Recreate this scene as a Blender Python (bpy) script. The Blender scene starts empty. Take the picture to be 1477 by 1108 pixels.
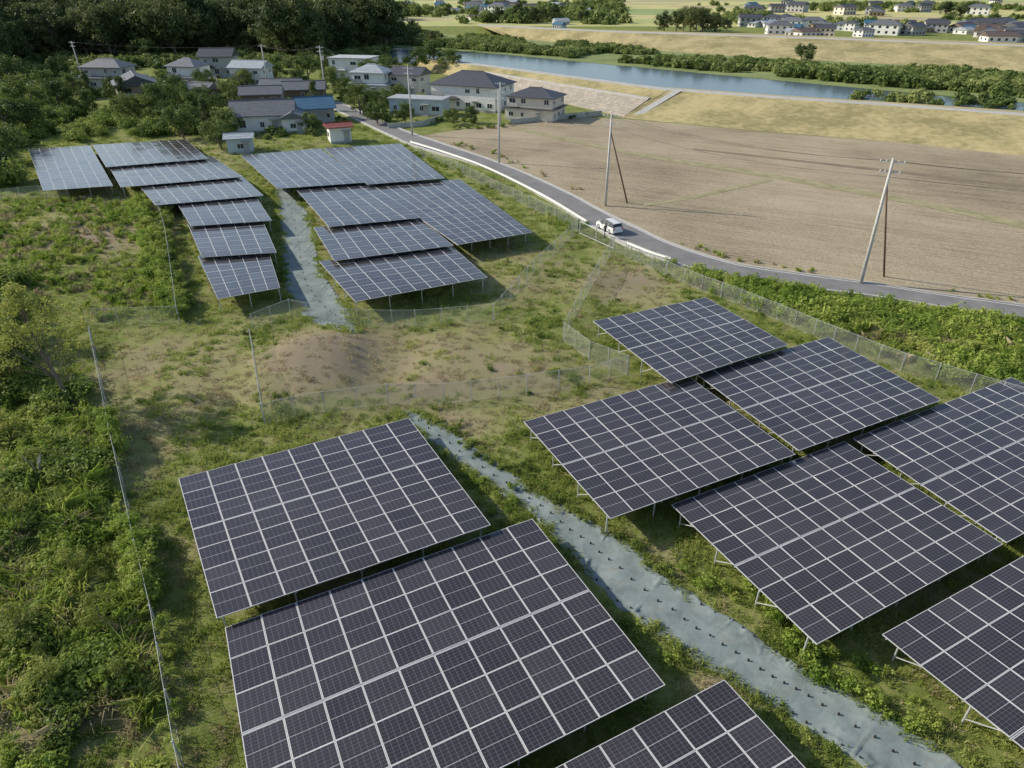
import bpy, math, random
import numpy as np
from mathutils import Vector, Matrix, noise
R = random.Random(7)
NR = np.random.RandomState(5)
S = bpy.context.scene
COL = S.collection
# ---------------------------------------------------------------- camera survey
CH = 26.0; PT = math.radians(30.9); FP = 984.7; CX = 738.5; CY = 554.0
sP, cP = math.sin(PT), math.cos(PT)
def G(px, py, z=0.0):
    """survey: picture measurement -> ground plan position at height z"""
    a = CY-py; hor = FP*cP+a*sP; v = FP*sP-a*cP; t = (CH-z)/v
    return Vector(((px-CX)*t, hor*t, z))
def GP(l, z=0.0): return [G(x, y, z) for x, y in l]
# ---------------------------------------------------------------- materials
def newmat(name):
    m = bpy.data.materials.new(name); m.use_nodes = True
    nt = m.node_tree; return m, nt, nt.nodes['Principled BSDF']
def nd(nt, t, **k):
    n = nt.nodes.new(t)
    for a, b in k.items(): setattr(n, a, b)
    return n
def mth(nt, op, a, b=None, c=None, clamp=False):
    n = nt.nodes.new('ShaderNodeMath'); n.operation = op; n.use_clamp = clamp
    for i, v in enumerate((a, b, c)):
        if v is None: continue
        if isinstance(v, (int, float)): n.inputs[i].default_value = v
        else: nt.links.new(v, n.inputs[i])
    return n.outputs[0]
def mixc(nt, f, a, b, mode='MIX'):
    n = nt.nodes.new('ShaderNodeMix'); n.data_type = 'RGBA'; n.blend_type = mode
    for s, v in ((n.inputs[0], f), (n.inputs[6], a), (n.inputs[7], b)):
        if isinstance(v, (int, float)): s.default_value = v
        elif isinstance(v, tuple): s.default_value = (*v[:3], 1)
        else: nt.links.new(v, s)
    return n.outputs[2]
def noi(nt, scale, detail=3, rough=.6, vec=None, dist=0):
    n = nt.nodes.new('ShaderNodeTexNoise'); n.inputs['Scale'].default_value = scale
    n.inputs['Detail'].default_value = detail; n.inputs['Roughness'].default_value = rough
    n.inputs['Distortion'].default_value = dist
    if vec is not None: nt.links.new(vec, n.inputs['Vector'])
    return n.outputs['Fac']
def ramp(nt, f, stops):
    n = nt.nodes.new('ShaderNodeValToRGB'); e = n.color_ramp.elements
    e[0].position = stops[0][0]; e[0].color = (*stops[0][1], 1)
    e[1].position = stops[-1][0]; e[1].color = (*stops[-1][1], 1)
    for p, c in stops[1:-1]:
        x = e.new(p); x.color = (*c, 1)
    nt.links.new(f, n.inputs[0]); return n.outputs[0]
def bump(nt, h, st, dist, bs):
    b = nt.nodes.new('ShaderNodeBump'); b.inputs['Strength'].default_value = st
    b.inputs['Distance'].default_value = dist
    nt.links.new(h, b.inputs['Height']); nt.links.new(b.outputs[0], bs.inputs['Normal'])
def pos(nt):
    return nt.nodes.new('ShaderNodeNewGeometry').outputs['Position']
def nmat(name, c1, c2, scale=1.0, rough=.85, bst=.3, bd=.05, metal=0, lo=.35, hi=.65, fine=12):
    m, nt, bs = newmat(name); p = pos(nt)
    a = noi(nt, scale, 4, .65, p); f = noi(nt, scale*fine, 2, .6, p)
    s = mth(nt, 'ADD', mth(nt, 'MULTIPLY', a, .65), mth(nt, 'MULTIPLY', f, .35))
    col = ramp(nt, s, [(lo, c1), (hi, c2)])
    nt.links.new(col, bs.inputs['Base Color'])
    bs.inputs['Roughness'].default_value = rough; bs.inputs['Metallic'].default_value = metal
    if bst: bump(nt, f, bst, bd, bs)
    return m
def leafmat(name, c1, c2, c3, trans=.35, ns=.12, off=.0):
    m, nt, bs = newmat(name)
    oi = nt.nodes.new('ShaderNodeObjectInfo').outputs['Random']
    isl = nt.nodes.new('ShaderNodeNewGeometry').outputs['Random Per Island']
    p = pos(nt); n1 = noi(nt, ns, 2, .65, p)
    f = mth(nt, 'ADD', mth(nt, 'MULTIPLY', oi, .45), mth(nt, 'MULTIPLY', isl, .3))
    f = mth(nt, 'ADD', f, mth(nt, 'MULTIPLY', mth(nt, 'SUBTRACT', n1, .42-off), 1.5), clamp=True)
    col = ramp(nt, f, [(.08, c1), (.5, c2), (.95, c3)])
    nt.links.new(col, bs.inputs['Base Color']); bs.inputs['Roughness'].default_value = .6
    bs.inputs['Specular IOR Level'].default_value = .3
    tr = nt.nodes.new('ShaderNodeBsdfTranslucent'); mx = nt.nodes.new('ShaderNodeMixShader')
    mx.inputs[0].default_value = trans
    nt.links.new(col, tr.inputs[0]); nt.links.new(bs.outputs[0], mx.inputs[1]); nt.links.new(tr.outputs[0], mx.inputs[2])
    out = nt.nodes['Material Output']; nt.links.new(mx.outputs[0], out.inputs[0])
    return m
M_weed = leafmat('weed_leaves', (.075, .125, .025), (.20, .28, .055), (.40, .43, .11), .45, .17)
M_verge = leafmat('verge_leaves', (.13, .22, .028), (.29, .39, .065), (.47, .49, .14), .45, .2)
M_grassg = leafmat('grass_green', (.15, .23, .04), (.31, .38, .085), (.50, .51, .18), .45, .2)
M_grassd = leafmat('grass_dry', (.30, .25, .14), (.46, .39, .23), (.56, .50, .32), .35)
M_treed = leafmat('forest_leaves', (.04, .068, .024), (.10, .135, .045), (.20, .225, .075), .35, .06)
M_treeg = leafmat('garden_leaves', (.05, .09, .022), (.115, .17, .04), (.24, .28, .08), .35)
M_treey = leafmat('light_leaves', (.16, .20, .04), (.30, .34, .08), (.46, .46, .14), .5)
M_shrub = leafmat('river_shrub_leaves', (.09, .14, .035), (.20, .26, .07), (.38, .41, .15), .4, .04)
M_bark = nmat('bark', (.10, .08, .06), (.24, .20, .16), 3, .9)
M_conc = nmat('concrete', (.36, .35, .32), (.52, .51, .47), .8, .85)
M_pole = nmat('concrete_pole', (.44, .43, .41), (.58, .57, .54), 2, .7)
M_rust = nmat('rusty_steel', (.12, .07, .05), (.22, .13, .09), 3, .7)
M_steel = nmat('galvanised_steel', (.50, .51, .52), (.66, .67, .68), 3, .42, .05, .01, .35)
M_wire = nmat('fence_wire', (.44, .46, .43), (.62, .63, .60), 3, .5, 0, 0, .1)
M_white = nmat('white_paint', (.68, .68, .67), (.82, .82, .80), 2, .5, 0)
M_asph = nmat('asphalt', (.15, .15, .15), (.24, .235, .23), .5, .9, .3, .01, fine=30)
M_black = nmat('black_rubber', (.015, .015, .015), (.03, .03, .03), 3, .8, 0)
M_cable = nmat('cable', (.03, .03, .03), (.05, .05, .05), 3, .6, 0)
def glass():
    m, nt, bs = newmat('window_glass'); bs.inputs['Base Color'].default_value = (.03, .04, .05, 1)
    bs.inputs['Roughness'].default_value = .08; return m
M_glass = glass()
# ---------------------------------------------------------------- mesh helpers
def mesh(name, V, Fc, mats, mi=None, smooth=False, parent=None, link=True, uv=None):
    me = bpy.data.meshes.new(name); me.from_pydata([tuple(v) for v in V], [], Fc)
    for m in mats: me.materials.append(m)
    if mi is not None: me.polygons.foreach_set('material_index', mi)
    if smooth: me.polygons.foreach_set('use_smooth', [True]*len(Fc))
    if uv is not None:
        l = me.uv_layers.new(name='UVMap'); l.data.foreach_set('uv', uv)
    me.update()
    o = bpy.data.objects.new(name, me)
    if link: COL.objects.link(o)
    if parent: o.parent = parent
    return o
def empty(name, loc=(0, 0, 0), rz=0):
    e = bpy.data.objects.new(name, None); e.location = loc; e.rotation_euler = (0, 0, rz)
    e.empty_display_size = .3; COL.objects.link(e); return e
class B:
    def __init__(s): s.v = []; s.f = []; s.m = []
    def add(s, V, Fc, mi=0):
        o = len(s.v); s.v += [tuple(x) for x in V]; s.f += [tuple(i+o for i in f) for f in Fc]; s.m += [mi]*len(Fc)
    def box(s, x0, x1, y0, y1, z0, z1, mi=0):
        s.add([(x0, y0, z0), (x1, y0, z0), (x1, y1, z0), (x0, y1, z0), (x0, y0, z1), (x1, y0, z1), (x1, y1, z1), (x0, y1, z1)],
              [(0, 3, 2, 1), (4, 5, 6, 7), (0, 1, 5, 4), (1, 2, 6, 5), (2, 3, 7, 6), (3, 0, 4, 7)], mi)
    def cyl(s, p0, p1, r0, r1, n=8, mi=0, cap=True):
        p0 = Vector(p0); p1 = Vector(p1); d = (p1-p0).normalized()
        a = d.orthogonal().normalized(); b = d.cross(a); V = []
        for p, r in ((p0, r0), (p1, r1)):
            for i in range(n):
                t = 2*math.pi*i/n; V.append(p+a*math.cos(t)*r+b*math.sin(t)*r)
        Fc = [(i, (i+1) % n, n+(i+1) % n, n+i) for i in range(n)]
        if cap: Fc += [tuple(range(n-1, -1, -1)), tuple(range(n, 2*n))]
        s.add(V, Fc, mi)
    def obj(s, name, mats, parent=None, smooth=False, link=True):
        return mesh(name, s.v, s.f, mats, s.m, smooth, parent, link)
def cr(P, n):
    P = [Vector(p) for p in P]; Q = [P[0]*2-P[1]]+P+[P[-1]*2-P[-2]]; out = []
    for i in range(1, len(Q)-2):
        a, b, c, d = Q[i-1:i+3]
        for k in range(n):
            t = k/n
            out.append(.5*((2*b)+(c-a)*t+(2*a-5*b+4*c-d)*t*t+(3*b-3*c+d-a)*t**3))
    out.append(P[-1]); return out
def inpoly(xs, ys, poly):
    r = np.zeros(len(xs), bool); n = len(poly); j = n-1
    for i in range(n):
        xi, yi = poly[i][0], poly[i][1]; xj, yj = poly[j][0], poly[j][1]
        c = ((yi > ys) != (yj > ys)) & (xs < (xj-xi)*(ys-yi)/((yj-yi) if yj != yi else 1e-9)+xi)
        r ^= c; j = i
    return r
# ---------------------------------------------------------------- terrain
def ell(px, py, rx, ry):
    c = G(px, py); return (c.x, c.y, (G(px+rx, py)-c).x, abs(G(px, py-ry).y-G(px, py+ry).y)/2)
MOUND = [(ell(450, 530, 80, 50), 1.1), (ell(560, 520, 50, 40), -.5), (ell(720, 530, 120, 30), .35), (ell(250, 560, 70, 60), .3),
         (ell(60, 700, 120, 90), .5)]
DRY = [(ell(650, 525, 190, 62), .65), (ell(455, 530, 90, 60), .9), (ell(265, 545, 100, 80), .5), (ell(110, 340, 140, 30), .85),
       (ell(60, 1050, 90, 50), .9), (ell(20, 850, 60, 40), .7), (ell(1060, 985, 60, 28), .9), (ell(760, 395, 90, 45), .5), (ell(910, 410, 70, 35), .8),
       (ell(940, 830, 60, 60), .5), (ell(1330, 820, 160, 60), .5), (ell(1150, 560, 200, 60), .4), (ell(450, 740, 200, 100), .5),
       (ell(600, 900, 200, 100), .5), (ell(520, 330, 140, 80), .4), (ell(840, 580, 80, 40), .5), (ell(660, 620, 60, 30), .6),
       (ell(210, 660, 50, 90), .25), (ell(230, 240, 120, 60), .4), (ell(180, 520, 60, 40), .4)]
SOIL = [(ell(1065, 990, 50, 24), 1.0), (ell(455, 520, 70, 45), .8), (ell(660, 530, 170, 50), .45), (ell(1150, 1010, 40, 20), .8),
        (ell(130, 345, 110, 22), .7), (ell(720, 740, 30, 20), .6), (ell(560, 480, 40, 20), .4), (ell(60, 1060, 60, 30), .6),
        (ell(900, 405, 50, 18), .6), (ell(230, 520, 50, 30), .4), (ell(590, 570, 80, 25), .6)]
def fall(x, y, L):
    s = 0*x
    for (cx, cy, rx, ry), v in L:
        s = s+v*np.exp(-(((x-cx)/rx)**2+((y-cy)/ry)**2)**1.5)
    return s
def fn(x, y, s, o=0): return noise.noise(Vector((x*s+o, y*s, o*1.7)))
def hgt(x, y):
    h = float(fall(np.float64(x), np.float64(y), MOUND))
    if y < 130: h += .10*fn(x, y, .25)+.04*fn(x, y, .9, 5)
    return h
def axis(lo, hi, f0, f1, st, g=1.12):
    a = list(np.arange(f0, f1, st)); s = st; v = a[-1]
    while v < hi: s *= g; v += s; a.append(v)
    s = st; v = a[0]
    while v > lo: s *= g; v -= s; a.insert(0, v)
    return a
xs = axis(-3500, 3500, -62, 62, .5); ys = axis(-60, 5200, 10, 95, .5)
nx, ny = len(xs), len(ys)
V = []
for j in range(ny):
    for i in range(nx):
        x, y = xs[i], ys[j]
        V.append((x, y, hgt(x, y) if abs(x) < 80 and y < 130 else 0))
Fc = [(j*nx+i, j*nx+i+1, (j+1)*nx+i+1, (j+1)*nx+i) for j in range(ny-1) for i in range(nx-1)]
def groundmat():
    m, nt, bs = newmat('rough_grass_and_soil'); p = pos(nt)
    at = nd(nt, 'ShaderNodeAttribute', attribute_name='dry').outputs['Fac']
    so = nd(nt, 'ShaderNodeAttribute', attribute_name='soil').outputs['Fac']
    n1 = noi(nt, .35, 5, .7, p); n2 = noi(nt, 3, 4, .7, p); n3 = noi(nt, 22, 3, .7, p)
    f = mth(nt, 'ADD', mth(nt, 'MULTIPLY', n1, .9), mth(nt, 'MULTIPLY', n2, .5))
    f = mth(nt, 'ADD', mth(nt, 'SUBTRACT', f, .38), mth(nt, 'MULTIPLY', at, .40))
    col = ramp(nt, f, [(.12, (.14, .19, .04)), (.30, (.24, .29, .075)), (.50, (.38, .37, .16)), (.75, (.44, .37, .24))])
    g = mth(nt, 'MULTIPLY', so, mth(nt, 'ADD', .25, mth(nt, 'MULTIPLY', n2, 1.3)), clamp=True)
    col = mixc(nt, g, col, ramp(nt, n3, [(.3, (.24, .185, .13)), (.7, (.41, .34, .25))]))
    col = mixc(nt, .6, col, ramp(nt, n3, [(.3, (.3, .3, .3)), (.65, (1, 1, 1))]), 'MULTIPLY')
    nt.links.new(col, bs.inputs['Base Color']); bs.inputs['Roughness'].default_value = .95
    bs.inputs['Specular IOR Level'].default_value = .1
    bump(nt, mth(nt, 'ADD', n2, n3), .7, .12, bs); return m
ground = mesh('ground', V, Fc, [groundmat()], smooth=True)
VX = np.array([v[0] for v in V]); VY = np.array([v[1] for v in V])
for nm, L in (('dry', DRY), ('soil', SOIL)):
    a = ground.data.attributes.new(nm, 'FLOAT', 'POINT'); a.data.foreach_set('value', np.clip(fall(VX, VY, L), 0, 1))
def strip(name, A, Bp, mat, z=.02, n=6, skirt=0):
    A = cr(A, n); Bp = cr(Bp, n); V = []; Fc = []; k = len(A)
    for a, b in zip(A, Bp):
        za = a.z+z; zb = b.z+z
        V += [(a.x, a.y, za), (b.x, b.y, zb)]
        if skirt: V += [(a.x, a.y, za-skirt), (b.x, b.y, zb-skirt)]
    w = 4 if skirt else 2
    for i in range(k-1):
        o = i*w; Fc.append((o, o+1, o+w+1, o+w))
        if skirt: Fc += [(o, o+w, o+w+2, o+2), (o+1, o+3, o+w+3, o+w+1)]
    return mesh(name, V, Fc, [mat])
# road
RN = [(440, 140), (490, 162), (560, 195), (600, 212), (700, 243), (790, 288), (850, 325), (900, 352), (960, 377), (1050, 402), (1150, 416), (1240, 426), (1350, 443), (1477, 464), (1700, 500)]
RF = [(455, 136), (505, 155), (575, 186), (620, 202), (725, 238), (812, 276), (872, 308), (920, 331), (972, 355), (1060, 382), (1155, 397), (1250, 410), (1360, 427), (1477, 443), (1700, 475)]
rn, rf = GP(RN), GP(RF)
strip('road', rn, rf, M_asph, .14, skirt=.5)
def lerpl(A, Bp, t): return [a.lerp(b, t) for a, b in zip(A, Bp)]
strip('road_edge_line', lerpl(rn, rf, .93), lerpl(rn, rf, .96), M_white, .146)
strip('road_edge_line', lerpl(rn, rf, .05), lerpl(rn, rf, .08), M_white, .146)
strip('concrete_kerb', lerpl(rn, rf, 1.0), lerpl(rn, rf, 1.06), M_conc, .22, skirt=.5)
strip('concrete_kerb', lerpl(rn, rf, -.07), lerpl(rn, rf, 0.0), M_conc, .24, skirt=.5)
# ploughed field
def fieldmat():
    m, nt, bs = newmat('harvested_field_soil'); p = pos(nt)
    mp = nt.nodes.new('ShaderNodeMapping'); mp.inputs['Rotation'].default_value = (0, 0, math.radians(27)); nt.links.new(p, mp.inputs[0])
    w = nt.nodes.new('ShaderNodeTexWave'); w.inputs['Scale'].default_value = .42; w.inputs['Distortion'].default_value = 1.6
    w.inputs['Detail'].default_value = 3; w.inputs['Detail Scale'].default_value = .6
    w.bands_direction = 'Y'; nt.links.new(mp.outputs[0], w.inputs[0])
    mp2 = nt.nodes.new('ShaderNodeMapping'); mp2.inputs['Scale'].default_value = (.06, 1, 1); nt.links.new(mp.outputs[0], mp2.inputs[0])
    st = noi(nt, 1.1, 4, .75, mp2.outputs[0])
    n0 = noi(nt, .035, 5, .65, p); n2 = noi(nt, 2.2, 5, .8, p)
    f = mth(nt, 'ADD', mth(nt, 'MULTIPLY', n0, .6), mth(nt, 'MULTIPLY', n2, .35))
    f = mth(nt, 'ADD', f, mth(nt, 'MULTIPLY', w.outputs['Fac'], .07)); f = mth(nt, 'ADD', f, mth(nt, 'MULTIPLY', st, .35))
    col = ramp(nt, f, [(.52, (.17, .135, .085)), (.62, (.29, .235, .15)), (.71, (.375, .31, .205)), (.84, (.46, .39, .27))])
    nt.links.new(col, bs.inputs['Base Color']); bs.inputs['Roughness'].default_value = .95
    bump(nt, n2, .8, .2, bs); return m
fpoly = [(600, 197), (700, 182), (810, 168), (905, 172), (1100, 190), (1300, 206), (1477, 225), (1750, 252), (1750, 482), (1477, 441), (1250, 408), (1060, 380), (972, 353), (920, 329), (872, 306), (812, 274), (725, 236), (660, 214)]
mesh('ploughed_field', GP(fpoly, .10), [tuple(range(len(fpoly)))], [fieldmat()])
M_bal = nmat('field_path_grass', (.19, .20, .08), (.41, .35, .21), .6, .95)
strip('field_path', GP([(740, 183), (905, 219), (1100, 250), (1300, 286), (1477, 322), (1700, 365)]), GP([(735, 186), (905, 223), (1100, 256), (1300, 293), (1477, 331), (1700, 377)]), M_bal, .13)
strip('field_path', GP([(925, 296), (1000, 284), (1110, 259)]), GP([(929, 299), (1003, 287), (1116, 262)]), M_bal, .125)
M_dk = nmat('darker_soil', (.15, .12, .075), (.27, .21, .14), .4, .95)
strip('field_furrow', GP([(1000, 215), (1200, 237), (1477, 268), (1700, 295)]), GP([(1000, 217), (1200, 240), (1477, 272), (1700, 300)]), M_dk, .12)
# levee
M_lev = nmat('dry_levee_grass', (.25, .22, .09), (.47, .39, .19), .08, .95, .5, .2, fine=9, lo=.40, hi=.58)
toe = [G(*p) for p in [(600, 100, .05), (660, 112, .05), (735, 131, .05), (888, 166, .05), (908, 171, 0), (1100, 189, 0), (1300, 206, 0), (1477, 226, 0), (1750, 256, 0)]]
c1 = [G(*p) for p in [(600, 84, 2.8), (660, 91, 3), (760, 104, 3), (940, 128, 3), (975, 131, 3), (1120, 142, 3), (1300, 154, 3), (1477, 167, 3), (1750, 188, 3)]]
c2 = [G(*p) for p in [(600, 81, 2.8), (660, 88, 3), (762, 101, 3), (942, 124.5, 3), (977, 127.5, 3), (1122, 138.5, 3), (1300, 150.5, 3), (1477, 163, 3), (1750, 183, 3)]]
wt = [G(*p) for p in [(600, 80, -.1), (660, 90, -.1), (762, 103, -.1), (942, 124.5, -.1), (977, 126.5, -.1), (1122, 137, -.1), (1300, 148, -.1), (1477, 160, -.1), (1750, 180, -.1)]]
def loft(name, rows, mats, n=6, mi=None, pre=False, uv=None):
    rr = rows if pre else [cr(r, n) for r in rows]; k = len(rr[0]); V = []; Fc = []; mm = []; U = []
    for r in rr: V += [tuple(p) for p in r]
    for j in range(len(rr)-1):
        for i in range(k-1):
            Fc.append((j*k+i, j*k+i+1, (j+1)*k+i+1, (j+1)*k+i)); mm.append(mi[j] if mi else 0)
            U += [i*uv, 0, (i+1)*uv, 0, (i+1)*uv, 7, i*uv, 7] if uv else []
    return mesh(name, V, Fc, mats, mm, uv=U if uv else None)
for a, b in zip(c2, wt):
    if b.y < a.y+6: b.y = a.y+8
loft('levee_embankment', [toe, c1, c2, wt], [M_lev, M_conc], mi=[0, 1, 0])
strip('levee_stairs', [G(910, 168, .1), G(973, 131, 3.0)], [G(922, 169, .1), G(983, 132, 3.0)], M_conc, .15)
def blockmat():
    m, nt, bs = newmat('concrete_block_revetment')
    b = nt.nodes.new('ShaderNodeTexBrick'); b.inputs['Scale'].default_value = 1.0; b.inputs['Mortar Size'].default_value = .05
    b.inputs['Color1'].default_value = (.55, .49, .40, 1); b.inputs['Color2'].default_value = (.42, .37, .30, 1); b.inputs['Mortar'].default_value = (.26, .23, .18, 1)
    b.inputs['Brick Width'].default_value = 1.2; b.inputs['Row Height'].default_value = .9
    nt.links.new(nt.nodes.new('ShaderNodeUVMap').outputs[0], b.inputs[0])
    col = mixc(nt, .6, b.outputs[0], ramp(nt, noi(nt, .3, 4, .7, pos(nt)), [(.3, (.6, .6, .55)), (.7, (1.1, 1.05, 1))]), 'MULTIPLY')
    nt.links.new(col, bs.inputs['Base Color'])
    bs.inputs['Roughness'].default_value = .9; return m
tt, cc = cr(toe, 6)[9:20], cr(c1, 6)[9:20]
up_ = Vector((0, -.1, .12))
loft('stone_retaining_wall', [[a+up_-Vector((0, 0, .5)) for a in tt], [a+up_ for a in tt], [a.lerp(b, .62)+up_ for a, b in zip(tt, cc)]], [blockmat()], pre=True, uv=8)
strip('wall_coping', [a.lerp(b, .61)+up_ for a, b in zip(tt, cc)], [a.lerp(b, .66)+up_ for a, b in zip(tt, cc)], M_conc, .15, n=1, skirt=.3)
# river
def watermat():
    m, nt, bs = newmat('river_water'); p = pos(nt)
    bs.inputs['Base Color'].default_value = (.11, .155, .19, 1); bs.inputs['Roughness'].default_value = .16
    bump(nt, noi(nt, .8, 4, .6, p), .25, .06, bs); return m
rfar = [(560, 64), (700, 76), (840, 89), (1000, 104), (1180, 121), (1330, 137), (1477, 147), (1750, 168)]
rnear = [(560, 88), (700, 108), (840, 122), (1000, 135), (1180, 150), (1330, 160), (1477, 170), (1750, 195)]
strip('river', GP(rfar), GP(rnear), watermat(), .05)
# far bank and plain
M_bank = nmat('river_bank_ground', (.12, .17, .045), (.25, .29, .10), .08, .95)
strip('far_river_bank', GP([(540, 42), (700, 54), (870, 66), (1000, 77), (1200, 88), (1477, 105), (1750, 122)]), GP([(560, 68), (700, 77), (840, 90), (1000, 105), (1200, 124), (1477, 149), (1750, 170)]), M_bank, .09)
loft('far_levee', [[G(*p) for p in [(740, 56, 0), (870, 66, 0), (1000, 78, 0), (1200, 89, 0), (1477, 103, 0), (1750, 118, 0)]],
                   [G(*p) for p in [(690, 37, 4), (870, 46, 4), (1000, 50, 4), (1200, 57, 4), (1477, 67, 4), (1750, 78, 4)]],
                   [G(*p) for p in [(690, 35, 4), (870, 44, 4), (1000, 48, 4), (1200, 55, 4), (1477, 65, 4), (1750, 75, 4)]],
                   [G(*p) for p in [(690, 35, 0), (870, 43, 0), (1000, 46, 0), (1200, 52, 0), (1477, 62, 0), (1750, 72, 0)]]], [M_lev, M_conc], mi=[0, 1, 0])
def ricemat():
    m, nt, bs = newmat('rice_paddies'); p = pos(nt)
    mp = nt.nodes.new('ShaderNodeMapping'); mp.inputs['Scale'].default_value = (.012, .02, 1); mp.inputs['Rotation'].default_value = (0, 0, .25); nt.links.new(p, mp.inputs[0])
    v = nt.nodes.new('ShaderNodeTexVoronoi'); v.distance = 'CHEBYCHEV'; v.inputs['Scale'].default_value = 1; v.inputs['Randomness'].default_value = .6
    nt.links.new(mp.outputs[0], v.inputs[0])
    s = nt.nodes.new('ShaderNodeSeparateColor'); nt.links.new(v.outputs['Color'], s.inputs[0])
    col = ramp(nt, s.outputs[0], [(0, (.26, .34, .11)), (.35, (.44, .46, .16)), (.7, (.56, .51, .20)), (1, (.42, .37, .21))])
    col = mixc(nt, .5, col, ramp(nt, noi(nt, .1, 4, .6, p), [(.3, (.6, .6, .6)), (.7, (1, 1, 1))]), 'MULTIPLY')
    nt.links.new(col, bs.inputs['Base Color']); bs.inputs['Roughness'].default_value = .95; return m
mesh('rice_fields', [(-900, 470, .12), (1500, 430, .12), (3000, 4500, .12), (-3000, 4500, .12)], [(0, 1, 2, 3)], [ricemat()])
# ---------------------------------------------------------------- ditch sheet
def tarpmat():
    m, nt, bs = newmat('weathered_ditch_sheet'); p = pos(nt)
    n1 = noi(nt, .45, 5, .65, p); n2 = noi(nt, 1.3, 4, .6, p, .8); n3 = noi(nt, 9, 3, .7, p, .6)
    f = mth(nt, 'ADD', mth(nt, 'MULTIPLY', n1, .6), mth(nt, 'ADD', mth(nt, 'MULTIPLY', n2, .28), mth(nt, 'MULTIPLY', n3, .14)))
    col = ramp(nt, f, [(.38, (.15, .185, .18)), (.52, (.225, .27, .265)), (.66, (.30, .345, .335))])
    st = ramp(nt, noi(nt, .9, 5, .75, p, 1.0), [(.56, (0, 0, 0)), (.70, (.6, .6, .6))])
    col = mixc(nt, st, col, (.23, .205, .15))
    nt.links.new(col, bs.inputs['Base Color']); bs.inputs['Roughness'].default_value = .95
    bs.inputs['Specular IOR Level'].default_value = .05
    bump(nt, mth(nt, 'ADD', n2, mth(nt, 'MULTIPLY', n3, .3)), .3, .08, bs); return m
M_tarp = tarpmat()
TARPS = []
def tarp(L, Rr, n=36, w=30):
    A = cr(GP(L), n); Bp = cr(GP(Rr), n); TARPS.append([(a.x, a.y) for a in A[::4]]+[(b.x, b.y) for b in reversed(Bp[::4])])
    V = []; Fc = []; sl = 0; prev = None; nxt = 4.0; PG = B()
    for i, (a, b) in enumerate(zip(A, Bp)):
        c = (a+b)/2; sl += (c-prev).length if prev else 0; prev = c
        seam = 0
        if sl > nxt: seam = .07; nxt += R.uniform(3.0, 4.5)
        wa = .25*fn(a.x, a.y, .7, 3)+.16*fn(a.x, a.y, 2.2, 7); wb_ = .25*fn(b.x, b.y, .7, 13)+.16*fn(b.x, b.y, 2.2, 17)
        ax = (b-a).normalized(); a = a+ax*wa; b = b+ax*wb_; al = Vector((-ax.y, ax.x, 0))
        for j in range(w+1):
            t = j/w; p = a.lerp(b, t); u = p.dot(al); q = p.dot(ax)
            # long soft folds running with the ditch plus a few cross creases
            rid = max(0, 1-abs(noise.noise(Vector((q*1.3, u*.22, 3)))*3.2))**2
            rid2 = max(0, 1-abs(noise.noise(Vector((u*.7+7, q*.5, 8)))*4.5))**2
            z = .05+.075*rid+.045*rid2+.03*fn(p.x, p.y, 2.5, 2)-.12*math.sin(math.pi*t)+(seam if 0 < j < w else 0)
            z = max(z, .03)+hgt(p.x, p.y)
            if j in (0, w): z = hgt(p.x, p.y)
            V.append((p.x, p.y, z))
        if i % 9 == 4:      # hold-down pegs along both edges and the middle
            for t in (.06, .5, .94):
                p = a.lerp(b, t); zz = hgt(p.x, p.y)+.02; PG.cyl((p.x, p.y, zz), (p.x, p.y, zz+.12), .05, .045, 6)
    for i in range(len(A)-1):
        for j in range(w): o = i*(w+1)+j; Fc.append((o, o+1, o+w+2, o+w+1))
    s = mesh('ditch_sheet', V, Fc, [M_tarp], smooth=True)
    PG.obj('sheet_pegs', [M_black], s)
tarp([(572, 592), (618, 640), (690, 692), (758, 737), (812, 790), (866, 850), (932, 905), (1000, 952), (1080, 1000), (1150, 1040), (1250, 1108), (1330, 1165)],
     [(598, 594), (665, 630), (722, 670), (785, 717), (850, 750), (905, 782), (985, 850), (1068, 898), (1130, 945), (1200, 985), (1300, 1045), (1470, 1150)])
tarp([(396, 272), (403, 330), (406, 380), (415, 420), (436, 455), (475, 475), (508, 487)],
     [(416, 272), (440, 300), (455, 335), (460, 380), (478, 412), (500, 445), (518, 485)])
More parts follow.
